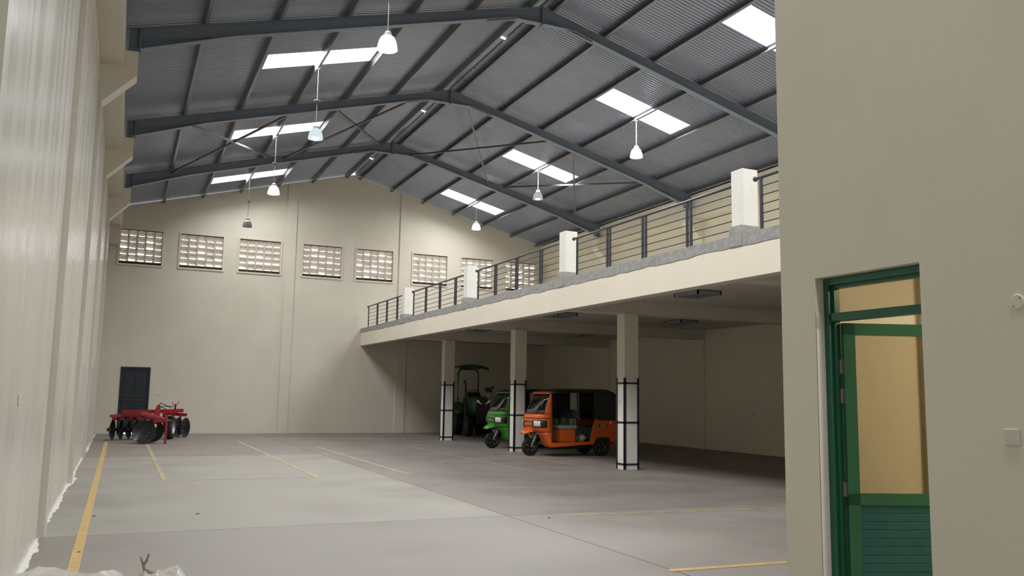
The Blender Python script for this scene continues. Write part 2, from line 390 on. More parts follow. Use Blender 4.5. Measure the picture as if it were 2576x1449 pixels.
# ridge cap with three short gaps that let a little daylight in
gaps = [19.4, 25.85, 32.25]; y = YF
cuts = [(YF, gaps[0]-.06), (gaps[0]+.06, gaps[1]-.06), (gaps[1]+.06, gaps[2]-.06), (gaps[2]+.06, YB+.25)]
zc = 8.43+.26*XM+ZS+.05
for a, b in cuts:
    ceil.prism([(XM-.35, zc-.091+.0), (XM, zc), (XM+.35, zc-.091), (XM+.35, zc-.083), (XM, zc+.012), (XM-.35, zc-.083)], 1, a, b)
ceil = ceil.build('ceiling', M['sheet']); tag(ceil, 'pitched dark grey profiled sheet roof on steel purlins', kind='structure')
bays = GRID+[YB+.25]
for side, sky in ((0, SKY_L), (1, SKY_R)):
    for i in range(7):
        ya, yb = bays[i] if i else YF-.25, bays[i+1]
        s0, s1 = sky[i]-.48, sky[i]+.48
        for y0, y1, x0, x1 in ((ya, s0, XL-.25, XM-.1), (s1, yb, XL-.25, XM-.1), (s0, s1, XL-.25, 2.58), (s0, s1, 5.17, XM-.1)):
            k = MB(); k.grid(corr_rows(y0, y1, x0, x1, side)); k.build('roof_sheet', M['sheet'], ceil)
        k = MB(); k.grid(corr_rows(s0, s1, 2.56, 5.19, side)); o = k.build('skylight', M['skylight'])
        o.location.z += .004
        sd = 'left' if side == 0 else 'right'
        names = ['behind the viewer', 'above the viewer', 'near the viewer']
        if side == 0:
            lab = {4: 'nearest in view', 5: 'second in view', 6: 'furthest, next to the gable wall'}.get(i)
        else:
            lab = {3: 'nearest in view, cut by the office wall', 4: 'second in view', 5: 'third in view', 6: 'furthest, next to the gable wall'}.get(i)
        lab = lab or 'out of view, number %s from the front' % ['one', 'two', 'three', 'four', 'five', 'six', 'seven'][i]
        tag(o, 'bright skylight in the %s roof slope, %s' % (sd, lab), 'skylight', 'skylights in the %s roof slope' % sd)
# purlins: C sections
PO = [.28, 1.67, 3.07, 4.48, 5.88, 7.28, 8.52]
for side in (0, 1):
    for j, off in enumerate(PO):
        if side == 0 and off > 8: off = 8.78
        x = XM-off; a = math.atan(.26); h, w, t = .15, .065, .008
        cs = [(0, 0), (w, 0), (w, .02), (w-t, .02), (w-t, t), (t, t), (t, h-t), (w-t, h-t), (w-t, h-.02), (w, h-.02), (w, h), (0, h)]
        poly = []
        for u, v in cs:
            u -= w/2
            X = x+u*cos(a)-v*sin(a); Z = zraf(x)+.002+u*sin(a)+v*cos(a)
            poly.append((X if side == 0 else 2*XM-X, Z))
        k = MB(); k.prism(poly, 1, YF, YB+.02); k.build('purlin', M['purlin'], ceil)

# portal rafters
def rafter(y, label):
    r = empty('roof_rafter', (XM, y, 0), 0, label, 'rafter', 'portal rafters across the hall')
    top = lambda x: zraf(x+XM)-.002
    k = MB(); t = .012
    tp = [-8.63, -6.75, -.78, 0, .78, 6.75, 8.63]; bz = [7.93, 8.575, 10.19, 10.19, 10.19, 8.575, 7.93]
    for i in range(6):
        k.prism([(tp[i], bz[i]), (tp[i+1], bz[i+1]), (tp[i+1], top(tp[i+1])), (tp[i], top(tp[i]))], 1, -t/2, t/2)
    k.build('web', M['steel'], r)
    k = MB()
    for s_ in (-1, 1):
        k.obox((s_*8.63, 0, top(8.63)-.006), (0, 0, top(0)-.006), .17, .014)
    k.build('top_flange', M['steel'], r)
    k = MB()
    for i in range(6): k.obox((tp[i], 0, bz[i]), (tp[i+1], 0, bz[i+1]), .17, .016)
    k.build('bottom_flange', M['steel'], r)
    for s_ in (-1, 1):
        k = MB(); k.obox((s_*8.5, 0, top(8.5)-.26), (s_*6.75, 0, top(6.75)-.26), .10, .012); k.build('haunch_rib', M['steel'], r)
        k = MB(); k.obox((s_*1.35, 0, top(1.35)-.25), (0, 0, top(0)-.25), .08, .010); k.build('haunch_rib', M['steel'], r)
        bxo('end_plate', (s_*8.43-.012, -.09, 7.93), (s_*8.43+.012, .09, top(8.43)), M['steel'], r)
    bxo('ridge_plate', (-.014, -.085, 10.16), (.014, .085, top(0)), M['steel'], r)
    return r
rl = {3: 'grey steel rafter above the viewer, out of the picture', 4: 'grey steel roof rafter nearest in view, at the top edge', 5: 'grey steel roof rafter in the middle, in front of the cross bracing', 6: 'grey steel roof rafter furthest away, behind the cross bracing'}
for i in range(1, 7): rafter(GRID[i]+.10, rl.get(i) or 'grey steel rafter behind the viewer, number %s from the front wall' % ('one', 'two')[i-1])
# cross bracing between the second and third rafters
Y2, Y3 = GRID[5]+.1, GRID[6]+.1
BR = [((1.285, 8.447), (4.256, 9.445), 'pale bracing angle, left pair low on the left slope, falling away to the right'), ((3.775, 9.173), (1.026, 8.55), 'dark bracing angle crossing the lower left skylight'),
      ((4.87, 9.55), (7.97, 10.40), 'bracing angle near the ridge on the left slope, rising to the far ridge'), ((7.27, 10.15), (4.55, 9.50), 'dark bracing angle crossing it just left of the ridge'),
      ((8.9, 10.2), (12.13, 9.50), 'bracing angle right of the ridge, falling away steeply'), ((11.72, 9.50), (9.0, 10.2), 'dark level bracing angle right of the ridge'),
      ((12.515, 9.30), (15.85, 8.60), 'bracing angle on the right slope that looks vertical'), ((15.4, 8.62), (12.75, 9.45), 'bracing angle on the right slope that looks level, pale in the light')]
for (a, b, lab) in BR:
    k = MB(); p, q = Vector((a[0], Y2, a[1])), Vector((b[0], Y3, b[1]))
    k.obox(p, q, .06, .008); k.obox(p+Vector((.0, 0, .03)), q+Vector((.0, 0, .03)), .008, .06)
    tag(k.build('brace', M['brace']), lab, 'brace', 'roof cross bracing')

# ------------------------------------------------------------ gallery
XG, ZF0, ZF1, ZK = 8.92, 3.556, 4.08, 4.27
G0, G1 = 4.5, YB-.005
ga = empty('gallery', (13, 20, 0), 0, 'cream painted concrete gallery along the right side of the hall', 'gallery')
def gp(name, a, b, m, bevel=0):
    o = bxo(name, [p-q for p, q in zip(a, (13, 20, 0))], [p-q for p, q in zip(b, (13, 20, 0))], M[m], ga, bevel); return o
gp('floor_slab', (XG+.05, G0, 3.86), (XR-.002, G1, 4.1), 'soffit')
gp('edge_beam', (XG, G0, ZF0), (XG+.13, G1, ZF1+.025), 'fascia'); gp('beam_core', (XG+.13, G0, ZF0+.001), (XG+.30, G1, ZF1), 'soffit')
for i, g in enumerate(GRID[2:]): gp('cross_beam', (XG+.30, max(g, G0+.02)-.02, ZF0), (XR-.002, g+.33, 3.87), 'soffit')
k = MB(); random.seed(5)     # rough cement upstand with an uneven lower edge
ys = [G0+i*.25 for i in range(int((G1-G0)/.25)+1)]+[G1]
rows = [[], [], [], []]
for y in ys:
    zb = ZF1+random.uniform(-.015, .02); zt = ZK+random.uniform(-.006, .006)
    for r, (x, z) in zip(rows, ((XG-.012, zb), (XG-.012, zt), (XG+.14, zt), (XG+.14, ZF1))): r.append((x-13, y-20, z))
k.grid(rows); k.grid([rows[0], [(XG+.005-13, p[1], p[2]) for p in rows[0]]]); k.build('kerb', M['cement'], ga)
# stub pillars
STY = [4.72, 10.80, 16.90, 22.94, 29.0]
sl = ['behind the office wall', 'nearest in view, next to the office wall', 'second from the office wall', 'third from the office wall', 'furthest from the office wall']
for y, l in zip(STY, sl):
    p = empty('stub_pillar', (XG+.17, y+.14, ZK-.19), 0, 'short white pillar on the gallery edge, %s' % l, 'pillar', 'short pillars along the gallery edge')
    bxo('shaft', (-.15, -.14, .3), (.17, .14, 1.28), M['white_paint'], p, bevel=.012)
    bxo('base', (-.195, -.155, 0), (.19, .155, .34), M['cement'], p, bevel=.008)
# railings
PST = [[10.43, 9.1, 7.75, 6.4], [16.45, 15.1, 13.77, 12.33], [22.24, 21.0, 19.64, 18.25], [28.12, 26.81, 25.44, 24.05], [34.05, 32.73, 31.39, 30.05]]
EXT = [(5.0, 10.56), (11.08, 16.60), (17.18, 22.36), (23.22, 28.24), (29.28, 34.16)]
rlab = ['at the near end beside the office wall', 'between the two nearest white pillars', 'in the middle of the gallery edge', 'between the third and fourth white pillars', 'at the far end against the gable wall']
for ps, (a, b), l in zip(PST, EXT, rlab):
    X = XG+.09
    r = empty('railing', (X, (a+b)/2, ZK), 0, 'dark steel gallery railing with five thin rods, %s' % l, 'railing', 'gallery railings')
    yo = (a+b)/2
    k = MB(); k.tube([(0, a-yo, .855), (0, b-yo, .855)], .025, 10); k.build('handrail', M['charcoal'], r, smooth=True)
    for z in (.13, .275, .42, .565, .71):
        k = MB(); k.tube([(0, a-yo, z), (0, ps[0]-yo, z)], .009, 6); k.build('rod', M['charcoal'], r)
    for i, y in enumerate(ps):
        for dy in ((0,) if i == 0 else (-.055, .055)):
            bxo('post', (-.018, y+dy-yo-.022, -.02), (.018, y+dy-yo+.022, .84), M['charcoal'], r)
    k = MB(); k.tube([(0, b-yo, .855), (0, b-yo+.015, .855)], .045, 12); k.build('end_flange', M['hinge'], r)
# columns
cl = ['nearest column, right of the orange tuk-tuk', 'middle column, in front of the green tuk-tuk', 'furthest column, in front of the tractor']
for y, l in zip((16.90, 22.945, 28.975), cl):
    c = empty('column', (10.514+.185, y+.166, 0), 0, 'cream square column with a navy steel guard, %s' % l, 'column', 'columns under the gallery')
    hx, hy = .185, .166
    bxo('shaft', (-hx, -hy, 0), (hx, hy, 3.556), M['wall'], c)
    bxo('white_base', (-hx-.002, -hy-.002, 0), (hx+.002, hy+.002, 2.0), M['white_paint'], c)
    for sx in (-1, 1):
        for sy in (-1, 1):
            k = MB(); x0, y0 = sx*(hx+.012), sy*(hy+.012)
            k.box((min(x0, x0-sx*.05), min(y0, y0-sy*.01), .005), (max(x0, x0-sx*.05), max(y0, y0-sy*.01), 2.08))
            k.box((min(x0, x0-sx*.01), min(y0, y0-sy*.05), .005), (max(x0, x0-sx*.01), max(y0, y0-sy*.05), 2.08))
            k.build('corner_angle', M['navy'], c)
    for z in (.12, 1.06, 1.955):
        k = MB()
        for q in ((-hx-.012, -hy-.012, hx+.012, -hy-.001), (-hx-.012, hy+.001, hx+.012, hy+.012), (-hx-.012, -hy-.012, -hx-.001, hy+.012), (hx+.001, -hy-.012, hx+.012, hy+.012)):
            k.box((q[0], q[1], z-.022), (q[2], q[3], z+.022))
        k.build('guard_band', M['navy'], c)
    bxo('socket_plate', (-hx-.012, .0, 1.50), (-hx-.002, .08, 1.58), M['plate'], c)
# unlit louvre lights under the gallery
FX = [(10.95, 14.72, 'nearest, close to the gallery edge'), (10.75, 20.55, 'beside the gallery edge, second from the front'), (10.95, 26.85, 'beside the gallery edge, furthest'), (14.72, 20.58, 'deep under the gallery, right of the nearest column'), (14.9, 26.75, 'deep under the gallery, furthest')]
for n, (x, y, l) in enumerate(FX):
    f = empty('louvre_light', (x, y, 3.86), 0, 'unlit grid ceiling light under the gallery, %s' % l, 'ceiling light', 'louvre lights under the gallery')
    k = MB()
    for q in ((-.3, -.42, .3, -.39), (-.3, .39, .3, .42), (-.3, -.42, -.27, .42), (.27, -.42, .3, .42)): k.box((q[0], q[1], -.09), (q[2], q[3], 0))
    k.box((-.3, -.42, -.012), (.3, .42, 0)); k.build('housing', M['fixture'], f)
    k = MB()
    for i in range(1, 4): k.box((-.3+i*.15-.004, -.4, -.085), (-.3+i*.15+.004, .4, -.03))
    for i in range(1, 8): k.box((-.28, -.4+i*.1-.003, -.085), (.28, -.4+i*.1+.003, -.04))
    k.build('louvre_grid', M['fixture'], f)
    for s_ in (-1, 1):
        k = MB(); k.tube([(s_*.12, -.37, -.03), (s_*.12, .37, -.03)], .014, 8); k.build('tube_lamp', M['plate'], f)

# ------------------------------------------------------------ office block with the green door
OX, OY0, OY1, OZ = 4.014, 3.365, 4.158, 2.422
k = MB(); T = .15
k.box((OX, YF, -.1), (OX+T, OY0, 5.2)); k.box((OX, OY1, -.1), (OX+T, 4.47, 5.2)); k.box((OX, OY0, OZ), (OX+T, OY1, 5.2))
k.box((OX+T, 4.34, -.1), (XG+.6, 4.47, 5.2))
ow = k.build('wall_office', M['wall_grey']); tag(ow, 'grey cream office wall with a green door, close on the right', kind='structure')
tag(bxo('ceiling_office_top', (OX, YF, 5.2), (XG+.6, 4.47, 5.35), M['wall_grey']), 'flat top of the office block', kind='structure')
k = MB(); k.box((OX+T, 4.32, 0), (8.0, 4.34, 3.0)); k.box((8.0, -1, 0), (8.05, 4.34, 3.0)); k.box((OX+T, -1.05, 0), (8.05, -1, 3.0))
k.box((OX+T, -1, 0), (OX+T+.01, OY0-.05, 3)); k.box((5.12, 4.27, 0), (5.45, 4.33, 3.0)); k.box((OX+T, OY0-.05, OZ+.05), (OX+T+.01, OY1+.08, 3)); k.box((OX+T, OY1+.08, 0), (OX+T+.01, 4.34, 3))
tag(k.build('wall_room', M['wall_room']), 'tan painted walls of the lit office room behind the green door', kind='structure')
tag(bxo('ceiling_room', (OX+T, -1.05, 3.0), (8.05, 4.34, 3.05), M['wall_room']), 'ceiling of the lit office room', kind='structure')
rl_ = bxo('room_lamp', (6.2, 1.6, 2.93), (6.35, 2.9, 2.995), M['tube']); tag(rl_, 'fluorescent batten on the office room ceiling, hidden from view', 'ceiling light')
tag(bxo('trim_1', (OX+.0, OY1-.004, 0), (OX+.066, OY1+.003, 2.2), M['white_paint']), 'white unpainted strip on the door reveal', kind='structure')
d2 = empty('door_2', (OX+.066, OY1, 0), 0, 'green aluminium office door standing ajar, glazed above a teal panel', kind='structure')
FW = .045; wid = OY1-OY0
k = MB(); k.box((0, -FW, 0), (.075, -.003, OZ-FW)); k.box((0, -wid+.003, 0), (.075, -wid+FW, OZ-FW)); k.box((0, -wid+.003, OZ-FW), (.075, -.003, OZ-.004)); k.box((-.002, -wid+FW, 2.145), (.075, -FW-.018, 2.195))
k.box((.03, -FW-.018, 0), (.074, -FW, OZ-FW-.022)); k.box((.03, -wid+FW, OZ-FW-.022), (.074, -FW, OZ-FW))
k.build('door_frame', M['green_frame'], d2)
k = MB(); k.box((.046, -wid+FW, 2.19), (.051, -FW-.01, OZ-FW)); k.build('transom_glass', M['bronze_glass'], d2)
# leaf: local x runs from the hinge to the free edge
leaf = empty('door_leaf', (.075, -.075, 0)); leaf.parent = d2; leaf.rotation_euler = (0, 0, math.atan2(-.20, .53))
LW, LH, LT = .70, 2.135, .04
k = MB()
for q in ((0, 0, .075, LH), (LW-.075, 0, LW, LH), (0, LH-.075, LW, LH), (0, 0, LW, .1), (0, 1.005, LW, 1.075)): k.box((q[0], -LT/2, q[1]), (q[2], LT/2, q[3]))
k.build('leaf_frame', M['green_rail'], leaf)
k = MB(); k.box((.075, -.003, 1.075), (LW-.075, .003, LH-.075)); k.build('leaf_glass', M['bronze_glass'], leaf)
bxo('panel_backing', (.075, -.004, .1), (LW-.075, .004, 1.005), M['teal'], leaf)
for i in range(18):
    z = .1+i*.0503
    bxo('leaf_slat', (.075, -.008, z+.001), (LW-.075, .008, z+.0485), M['teal'], leaf, bevel=.0025)
for z in (1.86, 1.675, 1.10):
    k = MB(); k.tube([(.068, -.068, z-.045), (.068, -.068, z+.045)], .009, 8); k.box((.052, -.064, z-.045), (.066, -.058, z+.045)); k.box((.07, -.09, z-.045), (.074, -.07, z+.045))
    k.build('hinge', M['hinge'], d2)
# plates on the office wall
o = bxo('switch_plate', (OX-.012, 2.828, 1.441), (OX, 2.905, 1.522), M['plate'], bevel=.004); tag(o, 'square pale blank switch plate on the office wall', 'switch plate')
k = MB(); k.lathe([(0, .008), (.034, .008), (.038, .004), (.038, 0), (0, 0)], (OX, 2.801, 2.147), (-1, 0, 0), 24)
rc = k.build('round_cover', M['wall_grey']); tag(rc, 'round cream junction box cover high on the office wall', 'junction cover')
k = MB(); k.lathe([(0, .0095), (.005, .009), (.005, .005)], (OX, 2.785, 2.165), (-1, 0, 0), 8); k.lathe([(0, .0095), (.004, .009), (.004, .005)], (OX, 2.818, 2.125), (-1, 0, 0), 8); k.build('screw', M['hinge'], rc)
o = bxo('switch_plate', (XL, 7.80, 1.51), (XL+.012, 7.93, 1.59), M['plate'], bevel=.003); tag(o, 'narrow switch plate on the glossy left wall', 'switch plate')
o = bxo('socket_plate', (XR-.015, 20.66, 1.15), (XR, 20.78, 1.24), M['plate'], bevel=.003); tag(o, 'pale socket plate on the shaded right wall under the gallery', 'socket plate')
o = bxo('socket_plate', (1.27, YB-.012, 1.42), (1.36, YB, 1.50), M['plate'], bevel=.003); tag(o, 'small switch plate on the far wall right of the navy door', 'switch plate')

# ------------------------------------------------------------ high bay lamps
def bay_lamp(x, y, zh, ztop, state, label, disc=True):
    L = empty('high_bay_lamp', (x, y, ztop), 0, label, 'lamp', 'high bay lamps')
    hz = zh-ztop
    pale = state in ('lit', 'faint') and not disc
    k = MB(); k.tube([(0, 0, .02), (0, 0, hz)], .012 if not disc else .008, 8); k.build('drop_rod', M['housing_pale' if pale else 'brace'], L)
    k = MB(); k.box((-.03, -.03, hz-.02), (.03, .03, hz+.03)); k.build('purlin_clip', M['housing_pale'], L)
    if disc:
        k = MB(); k.lathe([(0, 0), (.02, 0), (.085, .03), (.085, .045), (0, .05)], (0, 0, hz*.42), n=16); k.build('rod_disc', M['housing'], L, smooth=True)
    else:
        k = MB(); k.lathe([(0, -.02), (.018, -.012), (.018, .012), (0, .02)], (0, 0, hz*.42), n=10); k.build('rod_joint', M['housing_pale'], L)
    k = MB(); k.lathe([(0, .05), (.04, .05), (.07, .02), (.075, -.03), (0, -.03)], n=18); k.build('housing', M['housing_pale' if pale else 'housing'], L, smooth=True)
    prof = [(.07, -.03), (.115, -.06), (.145, -.12), (.165, -.19), (.178, -.27), (.18, -.285)]
    sm = {'lit': 'lit_shade', 'half': 'half_shade', 'faint': 'faint_shade', 'off': 'shade_glass'}[state]
    k = MB(); k.lathe(prof+[(r-.006, z) for r, z in prof[::-1]], n=28); k.build('shade', M[sm], L, smooth=True)
    k = MB(); k.lathe([(0, -.05), (.05, -.08), (.10, -.22), (.085, -.28), (0, -.31)] if state != 'off' else [(0, -.05), (.03, -.08), (.05, -.16), (.03, -.21), (0, -.22)], n=18)
    k.build('bulb', M['bulb' if state != 'off' and state != 'faint' else 'lit_shade' if state == 'faint' else 'shade_glass'], L, smooth=True)
bay_lamp(3.87, 14.03, 9.43, 7.90, 'lit', 'large lit high bay lamp hanging nearest, over the left skylight')
bay_lamp(3.87, 20.15, 9.43, 7.95, 'half', 'lit high bay lamp with a bluish shade, second from the viewer on the left')
bay_lamp(3.87, 26.35, 9.43, 7.90, 'lit', 'lit high bay lamp in front of the gable wall, third on the left')
bay_lamp(3.87, 32.35, 9.43, 7.92, 'off', 'unlit grey high bay lamp above the far windows')
bay_lamp(12.83, 20.0, 9.43, 8.64, 'lit', 'lit high bay lamp nearest on the right slope', False)
bay_lamp(12.83, 26.3, 9.43, 8.71, 'faint', 'faintly lit high bay lamp in the middle of the right slope', False)
bay_lamp(12.83, 32.03, 9.43, 8.62, 'lit', 'lit high bay lamp furthest on the right slope, by the gable wall', False)

# ------------------------------------------------------------ tuk-tuks
def tuktuk(loc, rz, paint, label):
    R = empty('tuk_tuk', loc, rz, label, 'tuk-tuk')
    P = M[paint]; wy = .60
    XFt = [(.25, 1.60), (.30, 1.67), (.40, 1.73), (.55, 1.81), (.64, 1.90), (.72, 2.0), (.85, 2.03), (1.03, 2.03), (1.13, 1.975), (1.42, 1.81), (1.68, 1.66), (1.74, 1.63)]
    def xf(z):
        for (a, b), (c, d_) in zip(XFt, XFt[1:]):
            if z <= c: return b+(d_-b)*(max(z, a)-a)/(c-a)
        return XFt[-1][1]
    def cp(a, z, off=0):          # contour of the rounded front, a in degrees, +90 = left side
        q = radians(a); e = .62; xb = 1.58
        ww = wy-.02-(.03*(z-1.03)/.6 if z > 1.03 else 0)
        y = (ww+off)*math.copysign(abs(sin(q))**e, q); x = xb+(xf(z)-xb+off)*abs(cos(q))**e
        return (x, y, z)
    def patch(name, a0, a1, zs, m, off=0, n=12, th=.012):
        k = MB(); k.grid([[cp(a0+(a1-a0)*i/n, z, off) for i in range(n+1)] for z in zs]); return k.build(name, m, R, smooth=True, solid=th)
    patch('front_cowl', -90, 90, [.64, .70, .78, .85, .94, 1.03, 1.09, 1.135], P, n=28)
    for s_ in (-1, 1):
        k = MB(); k.grid([[cp(s_*(90-(90-14)*i/12), z) for i in range(13)] for z in (.25, .27, .30, .35, .40, .5, .58, .64)])
        k.build('leg_shield', P, R, smooth=True, solid=.012)
    k = MB(); k.box((1.60, -.2, .3), (1.63, .2, .66)); k.build('inner_shield', M['blackgloss'], R)
    k = MB()
    for s_ in (-1, 1): k.grid([[cp(s_*(90-22*i/6), z) for i in range(7)] for z in (1.13, 1.2, 1.3, 1.4, 1.5, 1.6, 1.69)])
    k.grid([[cp(-90+180*i/28, z, o_) for i in range(29)] for z, o_ in ((1.685, .002), (1.705, .006), (1.73, .012))])
    k.build('windscreen_pillar', P, R, smooth=True, solid=.016)
    patch('windscreen', -68.5, 68.5, [1.135, 1.26, 1.39, 1.52, 1.688], M['clear_glass'], -.004, 20, .004)
    k = MB(); k.tube([cp(-30, 1.12, .02), cp(20, 1.15, .018), cp(48, 1.40, .014)], .008, 6); k.build('wiper', M['blackgloss'], R)
    patch('cowl_seam', -89, 89, [1.020, 1.036], M['blackgloss'], .011, 26, .004)
    for s_ in (-1, 1):
        patch('headlight_surround', s_*14, s_*80, [.775, .83, .90, .965], M['blackgloss'], .006, 10, .006)
        h = patch('headlight', s_*24, s_*56, [.80, .85, .90, .945], M['lens'], .016, 8, .008)
    patch('nose_grille', -13, 13, [.80, .95], M['blackgloss'], .006, 6, .006)
    k = MB(); k.lathe([(0, .012), (.022, .008), (.022, -.01)], cp(0, .87, .01), (1, 0, 0), 12); k.build('badge', M['chrome'], R)
    # front mudguard: pointed beak over the wheel
    rows = []
    for t, x, z, w in ((0, 2.27, .615, .03), (.2, 2.19, .69, .13), (.45, 2.08, .745, .19), (.7, 1.95, .765, .22), (1, 1.80, .74, .24)):
        rows.append([(x, w*q, z-.11*abs(q)**2*(1 if t else .2)) for q in (-1, -.8, -.5, 0, .5, .8, 1)])
    k = MB(); k.grid(rows); k.build('mudguard', P, R, smooth=True, solid=.012)
    def wheel(x, y, r, w, name):
        k = MB(); k.lathe([(r*.60, -w/2), (r*.9, -w/2), (r, -w*.33), (r, w*.33), (r*.9, w/2), (r*.60, w/2)], (x, y, r), (0, 1, 0), 32)
        t = k.build(name, M['black'], R, smooth=True)
        k = MB(); k.lathe([(r*.62, -w*.42), (r*.5, -w*.3), (r*.18, -w*.34), (0, -w*.36)], (x, y, r), (0, 1, 0), 24); k.lathe([(r*.62, w*.42), (r*.5, w*.3), (r*.18, w*.34), (0, w*.36)], (x, y, r), (0, 1, 0), 24)
        k.build('rim', M['blackgloss'], t, smooth=True)
        for i in range(5):
            a = 2*pi*i/5+.5
            k = MB(); k.lathe([(0, .012), (.016, .008), (.016, 0)], (x+cos(a)*r*.42, y+w*.31, r+sin(a)*r*.42), (0, 1, 0), 8); k.build('wheel_nut', M['rim'], t)
        return t
    wheel(1.96, 0, .243, .11, 'front_wheel')
    for s_ in (-1, 1): wheel(0, s_*.50, .243, .13, 'rear_wheel')
    for s_ in (-1, 1):
        k = MB(); k.tube([(1.80, s_*.085, .62), (1.90, s_*.085, .38)], .035, 10); f = k.build('fork', M['chrome' if s_ > 2 else 'fixture'], R, smooth=True)
        k = MB(); k.tube([(1.90, s_*.085, .40), (1.96, s_*.085, .243)], .018, 8); k.build('fork_leg', M['chrome'], f)
    # floor pan and sills
    k = MB(); k.box((.3, -.57, .34), (1.62, .57, .39)); k.build('floor_pan', M['blackgloss'], R)
    for s_ in (-1, 1):
        k = MB(); y0, y1 = sorted((s_*.55, s_*.60)); k.prism([(.30, .33), (1.60, .255), (1.64, .40), (1.5, .375), (.42, .40), (.30, .40)], 1, y0, y1); k.build('sill', P, R)
    k = MB(); k.box((.2, -.35, .2), (1.3, .35, .33)); k.build('chassis', M['black'], R)
    # rear side panels with wheel arches
    side = [(-.40, .38), (-.25, .38), (-.21, .49), (-.16, .515), (.15, .52), (.21, .50), (.29, .345), (.36, .33), (.42, .40), (.29, .94), (.26, 1.0), (.20, 1.02), (.15, .98), (-.40, .975)]
    for s_ in (-1, 1):
        y0, y1 = sorted((s_*.57, s_*.61)); k = MB(); k.prism(side, 1, y0, y1); sp = k.build('side_panel', P, R)
        if s_ == 1:
            k = MB(); k.box((-.12, .61, .80), (.14, .613, .865)); dk = k.build('side_emblem', M['blackgloss'], sp)
            k = MB(); k.box((-.075, .6125, .808), (-.02, .616, .857)); k.box((-.005, .6125, .808), (.03, .616, .857)); k.box((.05, .6125, .808), (.085, .616, .857)); k.build('emblem_bars', M['plate'], dk)
            k = MB(); k.box((-.27, .61, .88), (-.21, .613, .95)); k.build('sticker', M['plate'], sp)
    k = MB(); k.box((-.42, -.60, .38), (-.385, .60, .98)); k.build('tail_panel', P, R)
    k = MB(); k.box((-.45, -.58, .30), (-.40, .58, .37)); k.build('rear_bumper', P, R)
    # canopy
    k = MB(); prof = [(1.63, 1.715, .0), (1.42, 1.785, .05), (1.15, 1.81, .06), (.5, 1.815, .07), (-.25, 1.815, .07), (-.40, 1.70, .02)]
    k.grid([[(x, .61*(.93 if x > 1.6 else 1)*math.copysign(abs(q)**.8, q), z+.02-((.10 if x < 1.6 else .03) if abs(q) == 1 else h_*abs(q)**3)) for q in (-1, -.85, -.5, 0, .5, .85, 1)] for x, z, h_ in prof])
    k.build('canopy', M['vinyl'], R, smooth=True, solid=.02)
    for s_ in (-1, 1):
        y0, y1 = sorted((s_*.575, s_*.60)); fx = .30 if s_ > 0 else .12; k = MB(); k.prism([(-.40, .97), (fx-.10, .97), (fx-.05, 1.0), (fx-.02, 1.02), (fx, 1.74), (-.30, 1.78), (-.40, 1.70)], 1, y0, y1); k.build('side_curtain', M['vinyl'], R)
    k = MB()
    for q in ((-.6, .97, .6, 1.18), (-.6, 1.18, -.42, 1.72), (.42, 1.18, .6, 1.72), (-.42, 1.66, .42, 1.72)): k.box((-.41, q[0], q[1]), (-.39, q[2], q[3]))
    k.build('rear_curtain', M['vinyl'], R)
    k = MB(); k.prism([(.41, .99), (1.14, .99), (1.20, .85), (1.55, .85), (1.56, 1.74), (.41, 1.74)], 1, -.60, -.58); k.build('door_curtain', M['vinyl'], R)
    for s_ in (-1, 1):
        k = MB(); k.tube([(.75, s_*.56, .39), (.80, s_*.56, 1.74)], .02, 8); k.build('canopy_post', M['black'], R)
    # seats
    k = MB(); k.box((.82, -.42, .39), (1.30, .50, .74)); k.build('seat_box', P, R, bevel=.01)
    k = MB(); k.box((.78, -.44, .74), (1.34, .54, .84)); k.build('driver_seat', M['fixture'], R, bevel=.03)
    k = MB(); k.box((.74, -.40, 1.02), (.84, .45, 1.26)); bk = k.build('backrest', M['seat'], R, bevel=.03)
    for s_ in (-.3, .42):
        k = MB(); k.box((.77, s_-.02, .80), (.80, s_+.02, 1.06)); k.build('backrest_post', M['fixture'], bk)
    k = MB(); k.box((-.30, -.55, .45), (.30, .55, .80)); k.build('passenger_bench', M['seat'], R, bevel=.03)
    k = MB(); k.box((-.36, -.55, .80), (-.26, .55, 1.25)); k.build('bench_back', M['seat'], R, bevel=.03)
    # handlebar and mirrors
    k = MB(); k.tube([(1.55, -.3, 1.02), (1.62, 0, 1.0), (1.55, .3, 1.02)], .015, 8); k.build('handlebar', M['blackgloss'], R)
    return R
tuktuk((12.30, 21.50, 0), pi, 'orange', 'orange three-wheeled tuk-tuk with a black canopy, between the columns')
tuktuk((12.55, 24.72, 0), pi, 'tukgreen', 'green three-wheeled tuk-tuk half hidden behind the middle column')
def lump(name, c, sx, sy, sz, m, seed, label, cat):
    bm = bmesh.new(); bmesh.ops.create_icosphere(bm, subdivisions=3, radius=1); rr = random.Random(seed)
    ph = [rr.uniform(0, 6.28) for _ in range(6)]
    for v in bm.verts:
        p = v.co; f = 1+.18*sin(4*p.x+ph[0])*cos(5*p.y+ph[1])+.12*sin(9*p.z+7*p.x+ph[2])+.06*sin(17*p.y+ph[3])
        v.co = Vector((p.x*sx*f, p.y*sy*f, max(-.98, p.z)*sz*f))
    k = MB(); k.bm.free(); k.bm = bm
    o = k.build(name, m, None, smooth=True); o.location = c; return tag(o, label, cat)
lump('plastic_bag', (12.30-.56, 21.5-.38, .39+.095), .13, .12, .10, M['plastic'], 2, 'crumpled white plastic bag on the floor of the orange tuk-tuk', 'plastic bag')

